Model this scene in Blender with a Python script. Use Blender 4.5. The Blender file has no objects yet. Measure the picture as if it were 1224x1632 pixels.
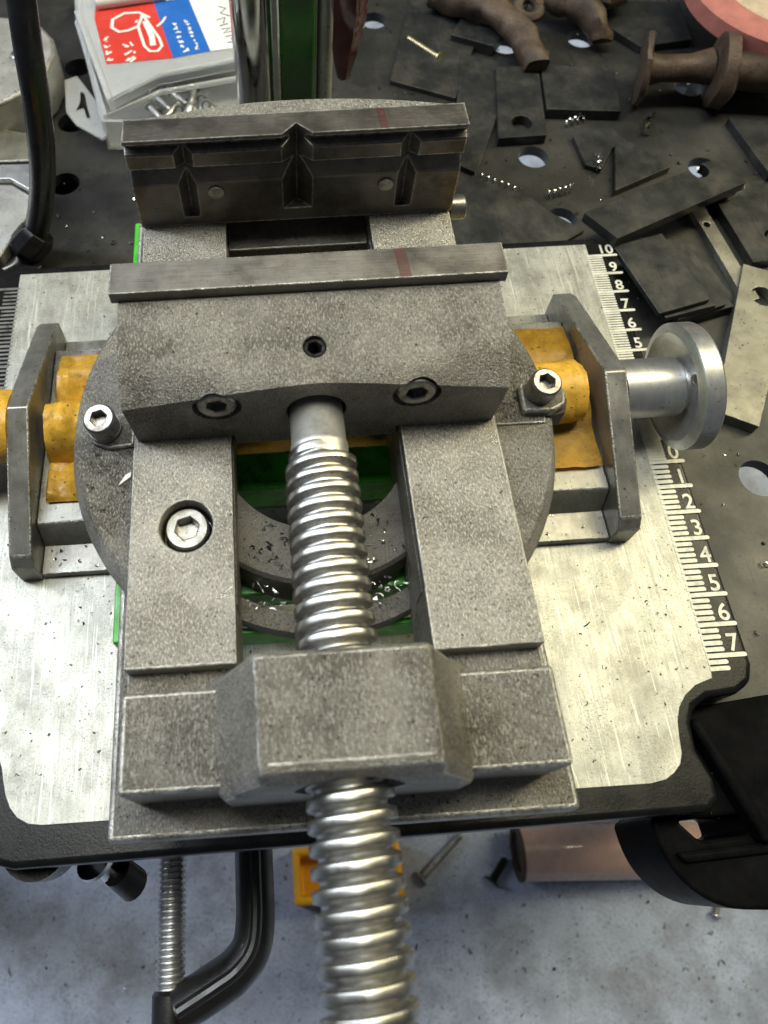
import bpy, bmesh, math, random
from mathutils import Vector, Matrix, noise
random.seed(7)
PI = math.pi
sc = bpy.context.scene
C = sc.collection
K = 0.001                                     # everything below is written in millimetres

# ------------------------------------------------------------------ camera
cd = bpy.data.cameras.new('camera'); cam = bpy.data.objects.new('camera', cd); C.objects.link(cam)
sc.camera = cam
YAW, PITCH, ROLL = -0.0431, 1.0088, -0.0227
cz, sz = math.cos(YAW), math.sin(YAW)
Rz = Matrix(((cz, -sz, 0), (sz, cz, 0), (0, 0, 1)))
right0 = Vector((1, 0, 0)); fwd0 = Vector((0, math.cos(PITCH), -math.sin(PITCH))); up0 = Vector((0, math.sin(PITCH), math.cos(PITCH)))
cr, sr = math.cos(ROLL), math.sin(ROLL)
rgt = Rz @ (cr*right0 + sr*up0); up = Rz @ (cr*up0 - sr*right0); fwd = Rz @ fwd0
M = Matrix((rgt, up, -fwd)).transposed().to_4x4()
M.translation = Vector((-10.59, -116.83, 278.74)) * K
cam.matrix_world = M
cd.sensor_fit = 'VERTICAL'; cd.sensor_height = 24; cd.lens = 1285.87/1632*24
cd.shift_x = (612-464.99)/1632; cd.shift_y = (576.1-816)/1632
cd.clip_start = 0.005; cd.clip_end = 50
cd.dof.use_dof = True; cd.dof.focus_distance = 0.262; cd.dof.aperture_fstop = 12

# ------------------------------------------------------------------ light
w = bpy.data.worlds.new('World'); sc.world = w; w.use_nodes = True
bg = w.node_tree.nodes['Background']; bg.inputs[0].default_value = (0.80, 0.88, 1.0, 1); bg.inputs[1].default_value = 0.08
def area(name, loc, target, sx, sy, power, col):
    l = bpy.data.lights.new(name, 'AREA'); l.shape = 'RECTANGLE'; l.size = sx; l.size_y = sy; l.energy = power; l.color = col
    o = bpy.data.objects.new(name, l); C.objects.link(o); o.location = loc
    o.rotation_euler = (Vector(target)-Vector(loc)).to_track_quat('-Z', 'Y').to_euler()
    return o
area('ceiling_tube_cool', (-0.95, 0.42, 1.35), (-0.05, 0.2, 0), 0.24, 3.0, 46, (0.84, 0.92, 1.0))
area('ceiling_tube_warm', (0.85, 0.38, 1.35), (0.05, 0.2, 0), 0.24, 3.0, 40, (1.0, 0.92, 0.60))
vs = sc.view_settings; vs.view_transform = 'Standard'; vs.look = 'None'; vs.exposure = 0.06; vs.gamma = 1.0; vs.use_curve_mapping = False

# ------------------------------------------------------------------ materials
def N(nt, t, **kw):
    n = nt.nodes.new(t)
    for k, v in kw.items():
        if hasattr(n, k): setattr(n, k, v)
        else: n.inputs[k].default_value = v
    return n
def ramp(nt, fac, stops):
    r = N(nt, 'ShaderNodeValToRGB'); e = r.color_ramp.elements
    while len(e) < len(stops): e.new(0.5)
    for i, (p, c) in enumerate(stops):
        e[i].position = p; e[i].color = (c, c, c, 1) if not hasattr(c, '__len__') else (*c, 1)
    nt.links.new(fac, r.inputs[0]); return r.outputs[0]
def mixc(nt, a, b, f, mode='MIX'):
    m = N(nt, 'ShaderNodeMix', data_type='RGBA', blend_type=mode)
    for s, v in ((0, f), (6, a), (7, b)):
        if isinstance(v, bpy.types.NodeSocket): nt.links.new(v, m.inputs[s])
        else: m.inputs[s].default_value = v if s == 0 else (*v, 1)
    return m.outputs[2]
def mat(name, col, metallic=0.0, rough=0.5, var=0.25, vscale=60, grain=0.0, gscale=900, speck=0.0, spscale=500,
        stain=None, stamt=0.0, stscale=40, edge=0.0, brushed=None, bamt=0.0, rvar=0.12, coat=0.0, dist=0.0004, alpha=None, trans=0.0, ior=1.45, scratch=0.0, streak=0.0):
    m = bpy.data.materials.new(name); m.use_nodes = True; nt = m.node_tree; L = nt.links
    b = nt.nodes['Principled BSDF']
    tc = N(nt, 'ShaderNodeTexCoord'); co = tc.outputs['Object']
    geo = N(nt, 'ShaderNodeNewGeometry')
    P = geo.outputs['Position']
    n1 = N(nt, 'ShaderNodeTexNoise', Scale=vscale, Detail=6.0, Roughness=0.62); L.new(P, n1.inputs['Vector'])
    lo = tuple(c*(1-var) for c in col); hi = tuple(min(1, c*(1+var)) for c in col)
    c = ramp(nt, n1.outputs['Fac'], [(0.3, lo), (0.7, hi)])
    if stain and stamt:
        n2 = N(nt, 'ShaderNodeTexNoise', Scale=stscale, Detail=5.0, Roughness=0.7); L.new(P, n2.inputs['Vector'])
        c = mixc(nt, c, stain, ramp(nt, n2.outputs['Fac'], [(0.47, 0.0), (0.66, stamt)]))
    h = None
    if grain:
        n3 = N(nt, 'ShaderNodeTexNoise', Scale=gscale, Detail=4.0, Roughness=0.65); L.new(P, n3.inputs['Vector'])
        h = n3.outputs['Fac']
        nm = N(nt, 'ShaderNodeTexNoise', Scale=75.0, Detail=3.0, Roughness=0.6); L.new(P, nm.inputs['Vector'])
        gm = N(nt, 'ShaderNodeMath', operation='MULTIPLY'); L.new(ramp(nt, h, [(0.36, min(1, grain)), (0.53, 0.0)]), gm.inputs[0]); L.new(ramp(nt, nm.outputs['Fac'], [(0.35, 0.35), (0.62, 1.0)]), gm.inputs[1])
        c = mixc(nt, c, tuple(x*0.28 for x in col), gm.outputs[0])
    if streak:
        mps = N(nt, 'ShaderNodeMapping'); mps.inputs['Rotation'].default_value = (0, 0, 0.35); mps.inputs['Scale'].default_value = (2900, 1000, 2500); L.new(P, mps.inputs['Vector'])
        ns = N(nt, 'ShaderNodeTexNoise', Scale=1.0, Detail=3.0, Roughness=0.6); L.new(mps.outputs[0], ns.inputs['Vector'])
        c = mixc(nt, c, tuple(min(1, x*1.9) for x in col), ramp(nt, ns.outputs['Fac'], [(0.50, 0.0), (0.66, streak)]))
    if brushed:
        mp = N(nt, 'ShaderNodeMapping'); mp.inputs['Scale'].default_value = brushed; L.new(P, mp.inputs['Vector'])
        n4 = N(nt, 'ShaderNodeTexNoise', Scale=1.0, Detail=3.0, Roughness=0.6); L.new(mp.outputs[0], n4.inputs['Vector'])
        c = mixc(nt, c, tuple(x*0.45 for x in col), ramp(nt, n4.outputs['Fac'], [(0.30, bamt), (0.62, 0.0)]))
        if h is None: h = n4.outputs['Fac']
    if speck:
        v = N(nt, 'ShaderNodeTexNoise', Scale=spscale, Detail=2.0, Roughness=0.5); L.new(P, v.inputs['Vector'])
        c = mixc(nt, c, (0.012, 0.011, 0.010), ramp(nt, v.outputs['Fac'], [(0.66, 0.0), (0.73, speck)]))
    if scratch:
        mp2 = N(nt, 'ShaderNodeMapping'); mp2.inputs['Rotation'].default_value = (0, 0, 0.5); mp2.inputs['Scale'].default_value = (900, 35, 35); L.new(P, mp2.inputs['Vector'])
        n5 = N(nt, 'ShaderNodeTexNoise', Scale=1.0, Detail=2.0, Distortion=1.5); L.new(mp2.outputs[0], n5.inputs['Vector'])
        c = mixc(nt, c, tuple(min(1, x*1.5) for x in col), ramp(nt, n5.outputs['Fac'], [(0.60, 0.0), (0.70, scratch)]))
        mp3 = N(nt, 'ShaderNodeMapping'); mp3.inputs['Rotation'].default_value = (0, 0, -0.25); mp3.inputs['Scale'].default_value = (700, 28, 28); L.new(P, mp3.inputs['Vector'])
        n6 = N(nt, 'ShaderNodeTexNoise', Scale=1.0, Detail=2.0, Distortion=1.0); L.new(mp3.outputs[0], n6.inputs['Vector'])
        c = mixc(nt, c, tuple(x*0.5 for x in col), ramp(nt, n6.outputs['Fac'], [(0.60, 0.0), (0.72, scratch)]))
    if edge:
        bv = N(nt, 'ShaderNodeBevel', samples=6); bv.inputs['Radius'].default_value = 0.0011
        d = N(nt, 'ShaderNodeVectorMath', operation='DOT_PRODUCT'); L.new(bv.outputs[0], d.inputs[0]); L.new(geo.outputs['True Normal'], d.inputs[1])
        ef = ramp(nt, d.outputs['Value'], [(0.88, edge), (0.992, 0.0)])
        nb_ = N(nt, 'ShaderNodeTexNoise', Scale=700.0, Detail=3.0); L.new(P, nb_.inputs['Vector'])
        mm = N(nt, 'ShaderNodeMath', operation='MULTIPLY'); L.new(ef, mm.inputs[0]); L.new(ramp(nt, nb_.outputs['Fac'], [(0.35, 0.25), (0.6, 1.0)]), mm.inputs[1]); ef = mm.outputs[0]
        c = mixc(nt, c, (0.92, 0.90, 0.86), ef)
    L.new(c, b.inputs['Base Color'])
    b.inputs['Metallic'].default_value = metallic
    if rvar:
        n7 = N(nt, 'ShaderNodeTexNoise', Scale=vscale*1.7, Detail=4.0); L.new(P, n7.inputs['Vector'])
        L.new(ramp(nt, n7.outputs['Fac'], [(0.3, max(0.03, rough-rvar)), (0.7, min(1, rough+rvar))]), b.inputs['Roughness'])
    else: b.inputs['Roughness'].default_value = rough
    if h is not None:
        bp = N(nt, 'ShaderNodeBump', Strength=min(1.0, max(grain, bamt)), Distance=dist); L.new(h, bp.inputs['Height']); L.new(bp.outputs[0], b.inputs['Normal'])
    b.inputs['Coat Weight'].default_value = coat
    b.inputs['Transmission Weight'].default_value = trans; b.inputs['IOR'].default_value = ior
    if alpha is not None: b.inputs['Alpha'].default_value = alpha
    return m
MT = dict(
    cast=mat('cast_iron', (0.295, 0.278, 0.247), 0.72, 0.40, 0.28, 60, 1.0, 2000, 0.9, 1000, (0.085, 0.074, 0.055), 0.85, 34, streak=0.8, dist=0.0007),
    rail=mat('milled_iron', (0.305, 0.288, 0.257), 0.75, 0.37, 0.25, 45, 0.95, 1800, 0.9, 1200, (0.115, 0.103, 0.082), 0.75, 26, streak=0.85, brushed=(1500, 260, 900), bamt=0.3, dist=0.0004),
    worn=mat('worn_edge', (0.46, 0.445, 0.41), 0.8, 0.38, 0.3, 300, 0.9, 1100, 0.6, 900, (0.17, 0.16, 0.14), 1.0, 90),
    wornsoft=mat('soft_worn_edge', (0.40, 0.385, 0.355), 0.7, 0.4, 0.3, 200, 0.9, 1200, 0.6, 900, (0.2, 0.19, 0.17), 0.8, 120),
    castdark=mat('oily_cast_iron', (0.19, 0.18, 0.165), 0.7, 0.5, 0.3, 60, 0.9, 1800, 0.85, 900, (0.05, 0.042, 0.035), 0.6, 40),
    ground=mat('ground_steel', (0.23, 0.217, 0.20), 0.85, 0.42, 0.22, 60, 0.0, 0, 0.6, 1500, (0.10, 0.088, 0.072), 0.7, 60, brushed=(90, 2400, 2400), bamt=0.14),
    jawface=mat('dark_jaw_steel', (0.150, 0.139, 0.127), 0.85, 0.42, 0.3, 70, 0.0, 0, 0.5, 1500, (0.060, 0.050, 0.043), 0.8, 60, edge=0.6, brushed=(160, 1500, 1500), bamt=0.2),
    screw=mat('lead_screw_steel', (0.46, 0.45, 0.42), 1.0, 0.32, 0.22, 160, 0.0, 0, 0.35, 1500, (0.20, 0.18, 0.14), 0.5, 160, brushed=(500, 2600, 500), bamt=0.3, dist=0.00004, rvar=0.06),
    flank=mat('greasy_flank', (0.33, 0.32, 0.30), 0.9, 0.36, 0.3, 200, 0.5, 1500, 0.6, 900),
    shank=mat('turned_shank', (0.56, 0.55, 0.52), 0.75, 0.42, 0.15, 160, brushed=(900, 1500, 900), bamt=0.3, dist=0.00005, rvar=0.05),
    bolt=mat('zinc_bolt', (0.33, 0.32, 0.30), 0.95, 0.36, 0.2, 200, 0.4, 2600, 0.7, 1500, (0.10, 0.085, 0.07), 0.7, 170, dist=0.0001),
    setscrew=mat('black_oxide', (0.05, 0.05, 0.05), 0.8, 0.3, 0.3, 300),
    blackhole=mat('oily_black', (0.012, 0.011, 0.010), 0.2, 0.5, 0.3, 200),
    plate=mat('scratched_plate', (0.43, 0.425, 0.385), 0.5, 0.43, 0.14, 60, 0.6, 1500, 0.95, 560, (0.20, 0.19, 0.16), 0.75, 55, brushed=(600, 150, 150), bamt=0.35, scratch=0.6, dist=0.00003, rvar=0.05),
    blackplastic=mat('black_plastic', (0.006, 0.006, 0.0065), 0.0, 0.27, 0.3, 80, 0.25, 1500, stain=(0.016, 0.0155, 0.0145), stamt=0.35, stscale=90, dist=0.0002, ior=1.3, rvar=0.06),
    bracketblack=mat('matt_black_plastic', (0.005, 0.005, 0.0055), 0.0, 0.30, 0.3, 80, 0.2, 1500, stain=(0.012, 0.0115, 0.011), stamt=0.4, stscale=70, dist=0.0002, ior=1.05, rvar=0.05),
    print=mat('ruler_print', (0.56, 0.55, 0.48), 0.2, 0.5, 0.15, 300, stain=(0.3, 0.29, 0.24), stamt=0.5, stscale=250),
    ruled=mat('worn_ruler_print', (0.16, 0.16, 0.155), 0.1, 0.5, 0.3, 300, stain=(0.03, 0.03, 0.03), stamt=0.9, stscale=150),
    slide=mat('slide_steel', (0.31, 0.30, 0.275), 0.65, 0.34, 0.2, 60, 0.15, 2600, 0.75, 900, (0.13, 0.115, 0.095), 0.55, 55, brushed=(900, 70, 300), bamt=0.35, dist=0.0001),
    tape=mat('orange_tape', (0.60, 0.335, 0.040), 0.0, 0.40, 0.35, 90, 0.3, 260, 0.85, 700, (0.30, 0.15, 0.018), 0.7, 60, dist=0.0012),
    alu=mat('turned_aluminium', (0.62, 0.615, 0.605), 0.9, 0.38, 0.10, 150, 0.0, 0, 0.5, 900, brushed=(2600, 200, 200), bamt=0.3, dist=0.00003, rvar=0.03),
    green=mat('green_paint', (0.055, 0.42, 0.03), 0.0, 0.32, 0.25, 90, 0.1, 800, 0.8, 700, (0.015, 0.05, 0.010), 0.8, 60),
    reflgreen=mat('column_reflection_green', (0.045, 0.17, 0.035), 0.1, 0.25, 0.35, 40, stain=(0.10, 0.12, 0.09), stamt=0.7, stscale=25),  # green reflection of the polished column, put into a surface colour
    bench=mat('bench_steel', (0.027, 0.0265, 0.025), 0.3, 0.42, 0.45, 26, 0.4, 1300, 0.6, 500, (0.056, 0.053, 0.046), 0.75, 24, scratch=0.3, dist=0.0001),
    blackbar=mat('mill_scale_steel', (0.030, 0.031, 0.031), 0.4, 0.40, 0.35, 60, 0.35, 1500, 0.5, 700, stain=(0.075, 0.066, 0.055), stamt=0.65, stscale=60, scratch=0.5, dist=0.0001),
    greybar=mat('bare_flat_bar', (0.22, 0.21, 0.17), 0.6, 0.44, 0.3, 50, 0.2, 1500, 0.8, 600, (0.11, 0.10, 0.085), 0.7, 45, dist=0.0001),
    rust=mat('rusty_steel', (0.075, 0.048, 0.031), 0.25, 0.6, 0.5, 60, 0.7, 900, stain=(0.028, 0.020, 0.016), stamt=0.85, stscale=45),
    floor=mat('concrete_floor', (0.36, 0.41, 0.55), 0.0, 0.45, 0.22, 30, 0.5, 420, 0.6, 220, (0.18, 0.19, 0.24), 0.75, 16, dist=0.0006),
    chrome=mat('chrome', (0.62, 0.62, 0.63), 1.0, 0.10, 0.05, 80),
    galv=mat('galvanised', (0.48, 0.48, 0.47), 0.9, 0.36, 0.2, 150, 0.2, 900, 0.3, 900),
    clampblack=mat('black_enamel', (0.010, 0.009, 0.0085), 0.0, 0.38, 0.3, 80, 0.2, 1200, coat=0.1),
    tube=mat('pink_paper_tube', (0.50, 0.335, 0.29), 0.0, 0.28, 0.1, 60, 0.1, 300, coat=0.6, dist=0.0005),
    core=mat('dark_tube_core', (0.05, 0.035, 0.028), 0.0, 0.7),
    yellow=mat('orange_plastic', (0.70, 0.34, 0.015), 0.0, 0.35, 0.1, 60),
    clear=mat('cloudy_clear_plastic', (0.95, 0.96, 0.97), 0.0, 0.20, 0.02, 80, trans=0.78, ior=1.3, rvar=0.06),
    red=mat('label_red', (0.50, 0.04, 0.03), 0.0, 0.3, 0.08, 100), blue=mat('label_blue', (0.02, 0.11, 0.40), 0.0, 0.3, 0.08, 100),
    white=mat('label_white', (0.66, 0.65, 0.62), 0.0, 0.35, 0.06, 100), ink=mat('pen_ink', (0.03, 0.03, 0.035), 0.0, 0.4),
    mark=mat('red_marker', (0.13, 0.024, 0.022), 0.2, 0.45, 0.35, 200, 0.6, 1600, alpha=0.36),
    pink=mat('abrasive_pink', (0.36, 0.125, 0.10), 0.0, 0.75, 0.15, 120, 0.5, 1500), tan=mat('abrasive_tan', (0.42, 0.32, 0.22), 0.0, 0.75, 0.15, 120, 0.4, 1200),
    cable=mat('black_cable', (0.008, 0.008, 0.010), 0.0, 0.30, 0.2, 80), wine=mat('wine_plastic', (0.085, 0.022, 0.026), 0.0, 0.16, 0.4, 90, coat=0.7),
    castalu=mat('cast_aluminium', (0.44, 0.43, 0.405), 0.6, 0.42, 0.2, 45, 0.4, 1200, 0.7, 600),
    chip=mat('bright_shaving', (0.72, 0.71, 0.68), 1.0, 0.16, 0.2, 400), chipdark=mat('dark_shaving', (0.03, 0.029, 0.027), 0.5, 0.4, 0.3, 400),
    brassy=mat('yellow_zinc', (0.42, 0.36, 0.22), 0.9, 0.4, 0.2, 300),
    darkback=mat('dark_backing', (0.02, 0.02, 0.022), 0.1, 0.5, 0.3, 60),
)

# ------------------------------------------------------------------ builders
def link(o, parent=None):
    C.objects.link(o)
    if parent is not None: o.parent = parent
    return o
def obj(name, bm, m, parent=None, bevel=0.0, seg=2, smooth=True, org=None, angle=35):
    bmesh.ops.recalc_face_normals(bm, faces=bm.faces)
    me = bpy.data.meshes.new(name); bm.to_mesh(me); bm.free()
    for v in me.vertices: v.co = v.co*K
    me.materials.append(MT[m])
    o = link(bpy.data.objects.new(name, me), parent)
    finish(o, bevel, seg, smooth, angle)
    return o
def finish(o, bevel=0.0, seg=2, smooth=True, angle=35):
    me = o.data
    if smooth:
        me.shade_smooth(); me.set_sharp_from_angle(angle=math.radians(angle))
    if bevel:
        b = o.modifiers.new('bevel', 'BEVEL'); b.width = bevel*K; b.segments = seg; b.limit_method = 'ANGLE'; b.angle_limit = math.radians(28); b.harden_normals = False
        b.use_clamp_overlap = True
        e = {'cast_iron': 'worn', 'milled_iron': 'worn', 'ground_steel': 'worn', 'slide_steel': 'worn', 'zinc_bolt': 'worn', 'bare_flat_bar': 'wornsoft', 'oily_cast_iron': 'wornsoft', 'cast_aluminium': 'wornsoft'}.get(me.materials[0].name)
        if e: me.materials.append(MT[e]); b.material = 1
        wn = o.modifiers.new('normals', 'WEIGHTED_NORMAL'); wn.keep_sharp = False; wn.weight = 90
def thing(name, label, cat, loc=(0, 0, 0), group=None):
    o = bpy.data.objects.new(name, None); C.objects.link(o); o.empty_display_size = 0.01
    o['label'] = label; o['category'] = cat
    if group: o['group'] = group
    return o
def tag(o, label, cat, group=None, kind=None):
    if label: o['label'] = label
    if cat: o['category'] = cat
    if group: o['group'] = group
    if kind: o['kind'] = kind
    return o
def box(bm, x0, x1, y0, y1, z0, z1):
    v = [bm.verts.new((x, y, z)) for z in (z0, z1) for x, y in ((x0, y0), (x1, y0), (x1, y1), (x0, y1))]
    for f in ((3, 2, 1, 0), (4, 5, 6, 7), (0, 1, 5, 4), (1, 2, 6, 5), (2, 3, 7, 6), (3, 0, 4, 7)): bm.faces.new([v[i] for i in f])
    return bm
def B(*a): return box(bmesh.new(), *a)
AX = {'z': lambda a, b, t: (a, b, t), 'x': lambda a, b, t: (t, a, b), 'y': lambda a, b, t: (a, t, b)}
def prism(bm, poly, axis, t0, t1, off=(0, 0, 0)):
    f = AX[axis]; n = len(poly)
    a = [bm.verts.new(Vector(f(p[0], p[1], t0))+Vector(off)) for p in poly]; b = [bm.verts.new(Vector(f(p[0], p[1], t1))+Vector(off)) for p in poly]
    bm.faces.new(a[::-1]); bm.faces.new(b)
    for i in range(n): bm.faces.new((a[i], a[(i+1) % n], b[(i+1) % n], b[i]))
    return bm
def Pm(*a, **k): return prism(bmesh.new(), *a, **k)
def circ(r, n=32, c=(0, 0), a0=0.0): return [(c[0]+r*math.cos(a0+2*PI*i/n), c[1]+r*math.sin(a0+2*PI*i/n)) for i in range(n)]
def lathe(bm, prof, c, axis, n=40, cap=True):
    # prof: list of (t, r) along the axis from t, centre c
    rings = []
    d = {'x': (Vector((0, 1, 0)), Vector((0, 0, 1)), Vector((1, 0, 0))), 'y': (Vector((1, 0, 0)), Vector((0, 0, 1)), Vector((0, 1, 0))), 'z': (Vector((1, 0, 0)), Vector((0, 1, 0)), Vector((0, 0, 1)))}[axis] if isinstance(axis, str) else axis
    for t, r in prof:
        rings.append([bm.verts.new(Vector(c)+d[2]*t+(d[0]*math.cos(2*PI*i/n)+d[1]*math.sin(2*PI*i/n))*r) for i in range(n)])
    for a, b in zip(rings, rings[1:]):
        for i in range(n): bm.faces.new((a[i], a[(i+1) % n], b[(i+1) % n], b[i]))
    if cap:
        bm.faces.new(rings[0][::-1]); bm.faces.new(rings[-1])
    return bm
def frame_of(d):
    d = Vector(d).normalized(); a = d.orthogonal().normalized(); return (a, d.cross(a), d)
def tube(bm, pts, r, n=14, jitter=0.0):
    pts = [Vector(p) for p in pts]; rings = []; up_ = None
    for i, p in enumerate(pts):
        d = (pts[min(i+1, len(pts)-1)]-pts[max(i-1, 0)]).normalized()
        if up_ is None: a = d.orthogonal().normalized()
        else: a = (up_-d*up_.dot(d)).normalized()
        up_ = a; b_ = d.cross(a); rr = r[i] if hasattr(r, '__len__') else r
        ring = []
        for k in range(n):
            q = rr*(1+jitter*noise.noise(Vector((k*0.7, i*0.5, rr))))
            ring.append(bm.verts.new(p+(a*math.cos(2*PI*k/n)+b_*math.sin(2*PI*k/n))*q))
        rings.append(ring)
    for a, b in zip(rings, rings[1:]):
        for k in range(n): bm.faces.new((a[k], a[(k+1) % n], b[(k+1) % n], b[k]))
    bm.faces.new(rings[0][::-1]); bm.faces.new(rings[-1]); return bm
def spline(pts, per=8):
    P = [Vector(p) for p in pts]; P = [P[0]*2-P[1]]+P+[P[-1]*2-P[-2]]; out = []
    for i in range(1, len(P)-2):
        a, b, c, d = P[i-1:i+3]
        for k in range(per):
            t = k/per; out.append(0.5*((2*b)+(c-a)*t+(2*a-5*b+4*c-d)*t*t+(3*b-a-3*c+d)*t**3))
    out.append(P[-2]); return out
def cut(o, cutters, solver='EXACT'):
    # subtract the bmeshes in cutters from o for good
    tmp = []
    for bm in cutters:
        bmesh.ops.recalc_face_normals(bm, faces=bm.faces)
        me = bpy.data.meshes.new('cutter'); bm.to_mesh(me); bm.free()
        for v in me.vertices: v.co = v.co*K
        c = bpy.data.objects.new('cutter', me); C.objects.link(c); tmp.append(c)
        md = o.modifiers.new('cut', 'BOOLEAN'); md.object = c; md.operation = 'DIFFERENCE'; md.solver = solver
    bev = [m for m in o.modifiers if m.type in ('BEVEL', 'WEIGHTED_NORMAL')]
    for m in bev: m.show_viewport = False
    bpy.context.view_layer.update()
    dg = bpy.context.evaluated_depsgraph_get()
    me = bpy.data.meshes.new_from_object(o.evaluated_get(dg))
    for m in [m for m in o.modifiers if m.type == 'BOOLEAN']: o.modifiers.remove(m)
    for m in bev: m.show_viewport = True
    o.data = me
    for c in tmp:
        cm = c.data; bpy.data.objects.remove(c); bpy.data.meshes.remove(cm)
    me.shade_smooth(); me.set_sharp_from_angle(angle=math.radians(35))
    return o
def cyl(r, c, axis, t0, t1, n=36): return lathe(bmesh.new(), [(t0, r), (t1, r)], c, axis, n)
def copy_tree(o, parent=None):
    c = o.copy(); C.objects.link(c); c.parent = parent
    for ch in list(o.children): copy_tree(ch, c)
    return c
def text_mesh(s, size, m, parent, loc, rot=0.0, name='digit', bold=0.0):
    cu = bpy.data.curves.new('t', 'FONT'); cu.body = s; cu.size = size*K; cu.extrude = 0.00005; cu.offset = bold*K; cu.align_x = 'CENTER'
    t = bpy.data.objects.new('t', cu); C.objects.link(t); bpy.context.view_layer.update()
    me = bpy.data.meshes.new_from_object(t.evaluated_get(bpy.context.evaluated_depsgraph_get()))
    bpy.data.objects.remove(t); bpy.data.curves.remove(cu)
    me.materials.clear(); me.materials.append(MT[m])
    o = link(bpy.data.objects.new(name, me), parent); o.location = Vector(loc)*K; o.rotation_euler = (0, 0, rot)
    return o
def hexcap(name, parent, c, axis, r, h, sock, depth=None, m='bolt'):
    # socket cap head: solid head with a real hexagonal socket; axis is a unit vector out of the head, c the centre of its top
    fr = frame_of(axis); bm = bmesh.new(); n = 36; d = depth or h*0.6
    hexr = lambda a: sock*math.cos(PI/6)/math.cos(((a+PI/6) % (PI/3))-PI/6)
    prof = [(-h, r, 0), (-0.5, r, 0), (0, r-0.5, 0), (0, None, sock*1.12), (-0.35, None, sock), (-d, None, sock)]
    rings = []
    for t, rr, s in prof:
        ring = []
        for i in range(n):
            a = 2*PI*i/n; q = rr if rr else hexr(a)*(s/sock)
            ring.append(bm.verts.new(Vector(c)+fr[2]*t+(fr[0]*math.cos(a)+fr[1]*math.sin(a))*q))
        rings.append(ring)
    for a, b in zip(rings, rings[1:]):
        for i in range(n): bm.faces.new((a[i], a[(i+1) % n], b[(i+1) % n], b[i]))
    bm.faces.new(rings[0][::-1]); bm.faces.new(rings[-1])
    return obj(name, bm, m, parent, angle=30)

# ------------------------------------------------------------------ setting: bench top, floor
ZB = -15.0
fl = obj('floor', B(-1800, 2000, -1500, 2500, -520, -500), 'floor', smooth=False); tag(fl, 'blue grey concrete floor below the bench', None, kind='structure')
bench = obj('bench_top', B(-420, 330, -84, 352, ZB-6, ZB), 'bench', bevel=0.0, smooth=False); tag(bench, 'dark steel bench top with round holes', None, kind='structure')
hs = [(127.8, 182.3), (131.9, 139.4), (131.6, 271.5), (175.4, 273.7), (223.1, 228.9), (223.5, 272.0), (211, 168), (176.5, 1.4), (-109.7, 226.0), (-109.8, 181.1),
      (176, 228.5), (222, 95), (222, 48), (268, 184), (268, 138), (268, 1.4), (222, 1.4), (268, 230), (-156, 226), (-156, 181), (-156, 136), (176.5, -44), (222, -44), (268, -44), (-110, 271), (60, 300)]
cut(bench, [cyl(7.6, (x, y, 0), 'z', ZB-14, ZB+4, 28) for x, y in hs])
bl = obj('bench_apron', B(-400, 310, -80, -72, -95, ZB-6.2), 'bench', bench, bevel=0.8)
obj('dark_hole_backing', B(-400, -60, 60, 350, -60, -50), 'darkback', bench)  # dark sheet added below the left holes so they show black
for x, y in ((-390, -60), (300, -60), (-390, 330), (300, 330)): obj('bench_leg', B(x-15, x+15, y-10, y+20, -500, ZB-6.3), 'bench', bench, bevel=1)

# ------------------------------------------------------------------ ruler table
tb = thing('work_table', 'black rimmed metal work table with a scratched plate and printed white centimetre scale', 'work table')
def rnd(poly, k=4):
    return poly
plate_poly = [(-119.5, 112.1), (131.8, 111.2), (131.6, 100), (129.8, 4.2), (126.9, -68), (126.0, -72.6), (119.9, -74.4), (115.6, -77.2), (112.6, -80.6), (110.8, -84.6), (109.9, -89), (109.2, -93.6), (107.8, -96.6), (105.2, -98.9), (102.0, -100.6), (97, -101.4),
              (-88.5, -100.8), (-92.5, -100.2), (-96, -98.4), (-98.6, -95.6), (-100.4, -92), (-101.6, -88), (-102.6, -84), (-104.6, -79.8), (-108, -76.2), (-113, -73.6), (-118.6, -72.4), (-119.2, -66)]
frame_poly = [(-134, 116.5), (137.5, 115.5), (140.5, 110), (141.5, 5), (140.8, -69), (138.5, -74.5), (133, -77.4), (123, -78.2), (117.6, -81), (115.2, -85.5), (114.4, -93), (117, -101), (117, -107), (113, -109.8),
              (-96, -111.6), (-106, -109), (-109, -102), (-108.6, -93), (-110, -84.6), (-114, -80), (-120, -77.6), (-130, -76.4), (-133.5, -72)]
fr_o = obj('rim', Pm(frame_poly, 'z', ZB, -0.35), 'blackplastic', tb, bevel=2.2, seg=3)
obj('plate', Pm(plate_poly, 'z', -2.5, 0.0), 'plate', tb, bevel=0.25, seg=1)
# printed scale: ticks
def ruler(xe, y0, per, side, m, short=6.2, long_=13.0, s0=-7.4, s1=10.02, name='scale_tick'):
    bm = bmesh.new(); pts = []
    s = -7
    k = 0
    out = []
    for u in range(-7, 11):
        sub = per if not callable(per) else per(u)
        for j in range(sub):
            q = u - j/sub
            if q < s0: continue
            out.append((q, j == 0))
    for q, big in out:
        y = 4.2+q*10.0; x = xe(y); L_ = long_ if big else short; wd = 0.72 if big else 0.70
        if q > 4: wd = 0.42 if not big else 0.6
        x0, x1 = (x-0.6, x+L_) if side > 0 else (x-L_, x+0.6)
        zt = 0.16
        n = 5
        poly = [(x0, y-wd), (x1-wd, y-wd)] + [(x1-wd+wd*math.sin(a*PI/n), y-wd*math.cos(a*PI/n)) for a in range(1, n)] + [(x1-wd, y+wd), (x0, y+wd)]
        if side < 0: poly = [(x0+x1-px, py) for px, py in poly]
        prism(bm, poly, 'z', -0.34, zt if side > 0 else 0.05)
    return obj(name, bm, m, tb, smooth=False)
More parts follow.
